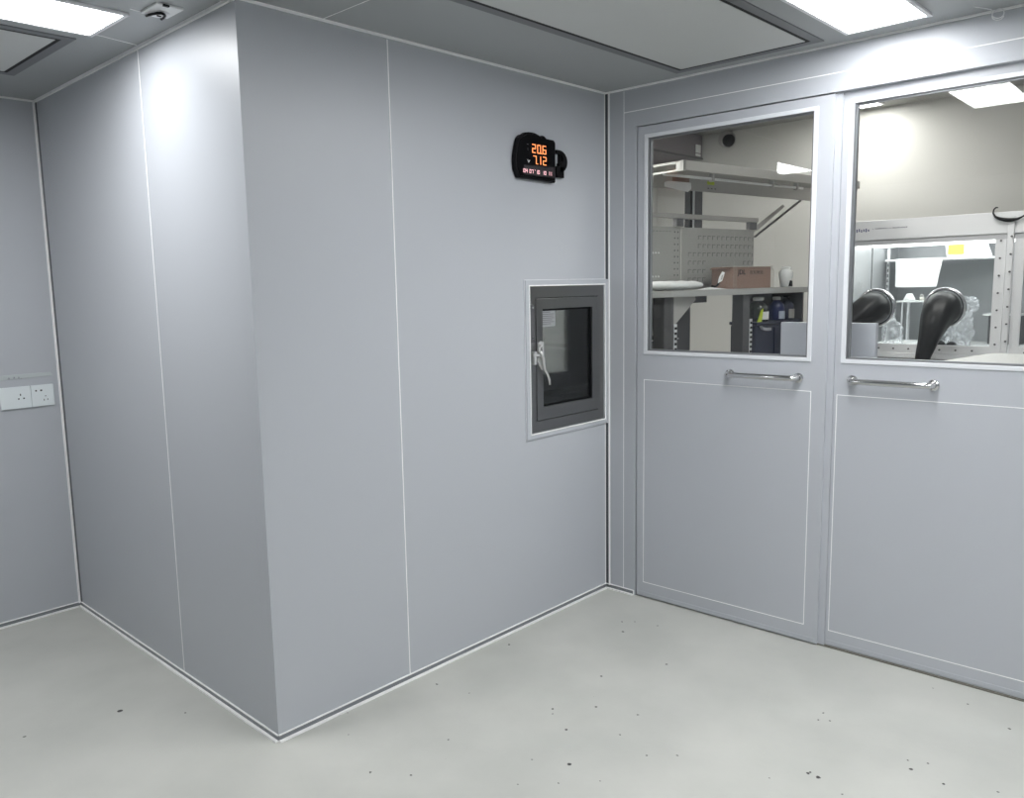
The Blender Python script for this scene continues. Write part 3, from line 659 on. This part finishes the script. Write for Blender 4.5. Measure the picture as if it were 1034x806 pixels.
def wframe(s0, s1, gs0, gs1):
    fr = obj('window_frame', MB(FG).holed(s0, s1, -.012, .004, 1.135, 1.80, gs0, gs1, 1.185, 1.782) if 0 else
        MB(lambda a_, b_, c_: FG(b_, a_, c_)).holed(s0, s1, -.012, .004, 1.138, 1.779, gs0, gs1, 1.187, 1.7785), WENAM, g, bevel=.002)
    pts_ = []
    n_ = 7
    for k_ in range(n_):
        z = 1.20+k_*.095
        pts_.append(((gs1+s1)/2, z))
    for k_ in range(9):
        s = gs0+.03+k_*(gs1-gs0-.03)/9; pts_.append((s, 1.160))
    for s, z in pts_:
        obj('bolt', MB(FG).tube([(-.012, s, z), (-.018, s, z)], .0055, 8), GREYD, fr)
    obj('window_pane', MB(FG).box(-.004, 0, gs0+.001, gs1-.001, 1.188, 1.777), GLASSC, fr)
wframe(.47, 1.338, .50, 1.285); wframe(1.378, 2.36, 1.425, 2.32)
obj('lower_sill', MB(FG).box(-.02, .0, .455, 2.4, 1.105, 1.136), WENAM, g, bevel=.003)
po = obj('centre_post', MB(FG).box(-.030, -.002, 1.344, 1.374, 1.10, 1.90), WENAM, g, bevel=.003)
for k_ in range(7): obj('bolt', MB(FG).tube([(-.030, 1.365, 1.22+k_*.095), (-.037, 1.365, 1.22+k_*.095)], .0055, 8), GREYD, po)
obj('under_shadow_rail', MB(FG).box(.02, .9, .50, 2.36, 1.04, 1.10), GREYD, g)
obj('stand', MB(FG).box(.06, .88, .50, 2.36, .06, 1.04), GREYD, g)
for s in (.56, 2.28):
    obj('stand_foot', MB(FG).box(.1, .84, s-.04, s+.04, 0, .06), BLACK, g)
for s, lab in ((.672, 'left glove port ring'), (1.050, 'right glove port ring')):
    mb = MB(FG)
    mb.tube([(-.03, s+.104*math.cos(t*PI/18), 1.403+.108*math.sin(t*PI/18)) for t in range(36)], .010, 10, closed=True)
    mb.tube([(-.010, s+.101*math.cos(t*PI/18), 1.403+.105*math.sin(t*PI/18)) for t in range(36)], .012, 10, closed=True)
    obj('glove_port', mb, PORT, g, smooth=True, label=lab)
def glove(s, path, fing, label):
    t = thing('rubber_glove', FG(path[-1][0], path[-1][1], path[-1][2]), label, 'glove')
    P = [Vector(FG(*p[:3])) for p in path]; rings = []; n_ = 28
    for i, p in enumerate(P):
        tt = (P[min(i+1, len(P)-1)]-P[max(i-1, 0)]).normalized()
        a_ = Vector((0, 1, 0)); a_ = (a_-tt*a_.dot(tt)).normalized(); b_ = tt.cross(a_)
        ra, rb = path[i][3], path[i][4]
        ring = []
        for k_ in range(n_):
            an = 2*PI*k_/n_
            cr = 1+(.05*math.sin(an*5+i*.35)+.03*math.sin(an*9+i*.7))*min(1, i/3)
            ring.append(tuple(p+a_*math.cos(an)*ra*cr+b_*math.sin(an)*rb*cr))
        rings.append(ring)
    obj('sleeve', MB().loft(rings), RUBBER, t, smooth=True, sub=1)
    tip = P[-1]
    hm = MB()
    hm.tube([tip+Vector((0, 0, .015)), tip+Vector((0, 0, -.03)), tip+Vector((0, 0, -.07)), tip+Vector((.0, 0, -.085))], [.026, .036, .04, .03], 14)
    for k_, (dy, ln, r_) in enumerate(((-.030, .055, .0085), (-.010, .068, .0095), (.010, .065, .0095), (.029, .055, .009))):
        b0 = tip+Vector((0, dy, -.075)); hm.tube([b0, b0+Vector((-.006, dy*.15, -ln*.5)), b0+Vector((-.016, dy*.2, -ln*.9)), b0+Vector((-.02, dy*.2, -ln))], [r_, r_, r_*.85, r_*.4], 10)
    b0 = tip+Vector((0, .03, -.03)); hm.tube([b0, b0+Vector((-.01, .022, -.025)), b0+Vector((-.015, .028, -.05)), b0+Vector((-.015, .028, -.056))], [.011, .011, .009, .004], 10)
    obj('glove_hand', hm, RUBBER, t, smooth=True)
glove(1.05, [(-.012, 1.050, 1.403, .098, .102), (-.05, 1.050, 1.402, .099, .101), (-.09, 1.045, 1.385, .096, .095), (-.13, 1.038, 1.345, .083, .080), (-.155, 1.028, 1.29, .066, .062), (-.165, 1.018, 1.235, .055, .050), (-.172, 1.006, 1.18, .047, .042), (-.178, .995, 1.13, .041, .036), (-.18, .988, 1.09, .036, .032), (-.18, .983, 1.07, .026, .024)],
      None, 'black rubber glove drooping from the right port of the glove box')
glove(.672, [(-.012, .672, 1.403, .098, .102), (-.05, .672, 1.402, .098, .100), (-.09, .655, 1.392, .095, .093), (-.14, .62, 1.362, .084, .078), (-.18, .58, 1.325, .070, .062), (-.21, .545, 1.27, .056, .050), (-.225, .52, 1.21, .046, .042), (-.23, .505, 1.15, .040, .036), (-.23, .50, 1.12, .028, .026)],
      None, 'black rubber glove hanging from the left port, partly behind the board')
# black cable hook over header
hk = [(-.035, 1.292, 1.948), (-.035, 1.282, 1.950), (-.035, 1.272, 1.938), (-.035, 1.270, 1.920), (-.035, 1.282, 1.900), (-.035, 1.303, 1.888), (-.035, 1.33, 1.880), (-.035, 1.355, 1.877), (-.035, 1.385, 1.880), (-.035, 1.41, 1.892), (-.035, 1.435, 1.910), (-.035, 1.45, 1.93)]
obj('black_cable', MB(FG).tube(hk, [.003, .004, .004, .004, .006, .009, .011, .011, .007, .004, .004, .004], 8), BLACK, smooth=True, label='short black cable hooked over the glove box header', cat='cable')
tg = MB(FG).box(-.024, -.020, 1.352, 1.358, 1.925, 1.933).box(-.024, -.02, 1.37, 1.382, 1.929, 1.932)
# interior of the glove box
g = thing('inner_shelf', FG(.72, .9, 1.15), 'white wire shelf rack inside the glove box', 'shelf')
obj('shelf_board', MB(FG).box(.56, .90, .525, 1.16, 1.688, 1.700), WHITE, g, bevel=.002)
obj('upright', MB(FG).box(.64, .655, .512, .528, 1.151, 1.775), ALUW, g)
obj('upright', MB(FG).box(.64, .655, 1.15, 1.165, 1.151, 1.775), ALUW, g)
sl = MB(FG)
for k_ in range(14): sl.box(.637, .640, .516, .524, 1.20+k_*.035, 1.22+k_*.035)
obj('upright_slots', sl, GREYD, g)
obj('paper_sheet', MB(FG).loft([[(.54+.012*math.sin(z_*9), .598+.0*z_, 1.703-z_), (.54+.012*math.sin(z_*9), .878-z_*.18, 1.703-z_), (.545+.012*math.sin(z_*9), .878-z_*.18, 1.703-z_), (.545+.012*math.sin(z_*9), .598, 1.703-z_)] for z_ in (0, .03, .06, .1, .14, .175, .185)]),
    PAPER, smooth=False, label='white paper sheet hanging from the shelf inside the glove box', cat='paper')
def blob(name, F, c, r, mat, parent=None, amp=.25, fr=14, seed=0, sub=3, **k_):
    mb = MB(); bmesh.ops.create_icosphere(mb.b, subdivisions=sub, radius=1)
    for v in mb.b.verts:
        d_ = v.co.normalized(); q_ = 1+amp*noise.noise(d_*fr*.2+Vector((seed, 0, 0)))+amp*.5*abs(noise.noise(d_*fr*.55+Vector((0, seed, 0))))
        p = Vector((d_.x*r[0]*q_, d_.y*r[1]*q_, max(d_.z, -.75)*r[2]*q_)); v.co = Vector(F(c[0]+p.x, c[1]+p.y, c[2]+p.z))
    mn = min(v.co.z for v in mb.b.verts)
    return obj(name, mb, mat, parent, **k_)
g = thing('plastic_pouch', FG(.68, 1.0, 1.701), 'white and yellow plastic pouch lying on the shelf in the glove box', 'pouch')
obj('pouch_film', MB(FG).loft([[(x_, .885-.02*t, 1.702+t*.13) for x_ in (.60,)]+[(x_, 1.02, 1.702+t*.13+.003*math.sin(9*t)) for x_ in (.585,)]+[(.60, 1.13-.04*t, 1.702+t*.13), (.66-t*.03, 1.13-.04*t, 1.702+t*.13), (.67-t*.03, 1.02, 1.702+t*.13), (.66-t*.03, .885-.02*t, 1.702+t*.13)] for t in (0, .25, .5, .75, 1)]), PAPER, g, bevel=.004)
obj('yellow_patch', MB(FG).prism([(0, 0)]*0 or [(.578, 1.72), (.584, 1.72), (.584, 1.79), (.578, 1.79)], .895, .985), YELLOW, g, bevel=.002)
g = thing('small_stand', FG(.6, .74, 1.15), 'small white topped stand inside the glove box', 'stand')
obj('stand_top', MB(FG).box(.50, .68, .625, .850, 1.420, 1.430), WHITE, g, bevel=.002)
for x_, s in ((.51, .655), (.51, .69), (.66, .655), (.51, .835), (.66, .835)):
    obj('leg', MB(FG).box(x_, x_+.008, s, s+.008, 1.151, 1.42), ALUW, g)
obj('inverted_cup', MB(FG).lathe([(.035, 0), (.035, .010), (.022, .035), (.018, .045)], (.55, .690, 1.431), 20), WHITE, smooth=True, label='small white upside-down cup on the stand in the glove box', cat='cup')
g = thing('small_jar', FG(.56, .757, 1.431), 'tiny jar with a dark lid beside the white cap', 'jar')
obj('jar_body', MB(FG).lathe([(.014, 0), (.014, .02), (.009, .024)], (.55, .765, 1.431), 16), CARDI, g, smooth=True)
obj('jar_lid', MB(FG).lathe([(.011, 0), (.011, .012), (.010, .014)], (.55, .765, 1.456), 16), GREYM, g, smooth=True)
g = thing('white_tray', FG(.35, .72, 1.151), 'shallow white tray on the glove box floor', 'tray')
obj('tray_base', MB(FG).box(.22, .50, .60, .86, 1.151, 1.162), WHITE, g, bevel=.003)
obj('tray_rim', MB(FG).box(.22, .23, .60, .86, 1.16, 1.175).box(.49, .50, .60, .86, 1.16, 1.175).box(.23, .49, .60, .61, 1.16, 1.175).box(.23, .49, .85, .86, 1.16, 1.175), WHITE, g, bevel=.002)
blob('plastic_bag', FG, (.45, 1.01, 1.262), (.09, .07, .145), FILM, amp=.5, fr=18, seed=3, sub=4, label='large crumpled clear plastic bag inside the glove box', cat='plastic bag')
blob('plastic_bag', FG, (.52, 1.045, 1.405), (.045, .055, .045), FILM, amp=.5, fr=14, seed=7, sub=4, label='small clear plastic bag on top of the larger one', cat='plastic bag')
blob('plastic_bag', FG, (.20, .705, 1.225), (.07, .055, .10), FILM, amp=.4, fr=10, seed=11, sub=4, label='clear plastic bag beside the left glove port', cat='plastic bag')
g = thing('dark_instrument', FG(.74, 1.21, 1.15), 'grey instrument box with a black knob at the right of the glove box', 'instrument')
obj('instrument_body', MB(FG).box(.68, .84, 1.12, 1.30, 1.151, 1.33), GREYD, g, bevel=.005)
obj('instrument_top', MB(FG).box(.67, .84, 1.09, 1.30, 1.33, 1.342), WHITE, g, bevel=.003)
obj('knob', MB(FG).tube([(.665, 1.205, 1.30), (.68, 1.205, 1.30)], .028, 16), BLACK, g, bevel=.004)
for i, (s, r_) in enumerate(((1.00, .03), (1.06, .028), (.955, .022))):
    t = blob('dark_stopper', FG, (.12, s, 1.151+r_*.78), (r_, r_, r_), BLACK, amp=.1, seed=i, smooth=True, group='dark stoppers on the glove box floor', label='small dark rounded stopper on the glove box floor', cat='stopper')

# ------------------------------------------------------------ world, camera, view
W = bpy.data.worlds.new('world'); S.world = W; W.use_nodes = True
W.node_tree.nodes['Background'].inputs[0].default_value = (.6, .65, .7, 1); W.node_tree.nodes['Background'].inputs[1].default_value = .05
cam = bpy.data.cameras.new('camera'); co = bpy.data.objects.new('camera', cam); C.objects.link(co); S.camera = co
f, yaw, pitch, roll, ppx, ppy = 828.97, .8044, -.1357, -.022, -26.39, -.38
fw = Vector((math.sin(yaw)*math.cos(pitch), math.cos(yaw)*math.cos(pitch), math.sin(pitch)))
rt = Vector((math.cos(yaw), -math.sin(yaw), 0)); up = rt.cross(fw)
c_, s_ = math.cos(roll), math.sin(roll)
r2 = rt*c_+up*s_; u2 = up*c_-rt*s_
m = Matrix((r2, u2, -fw)).transposed().to_4x4(); m.translation = (-1.4317, -2.4327, 1.5825)
co.matrix_world = m
cam.sensor_width = 36; cam.sensor_fit = 'HORIZONTAL'; cam.lens = f/1034*36
cam.shift_x = -ppx/1034; cam.shift_y = ppy/1034
cam.clip_start = .01
S.view_settings.view_transform = 'Standard'; S.view_settings.look = 'None'; S.view_settings.gamma = 1
S.view_settings.use_curve_mapping = False
S.view_settings.exposure = 0.70
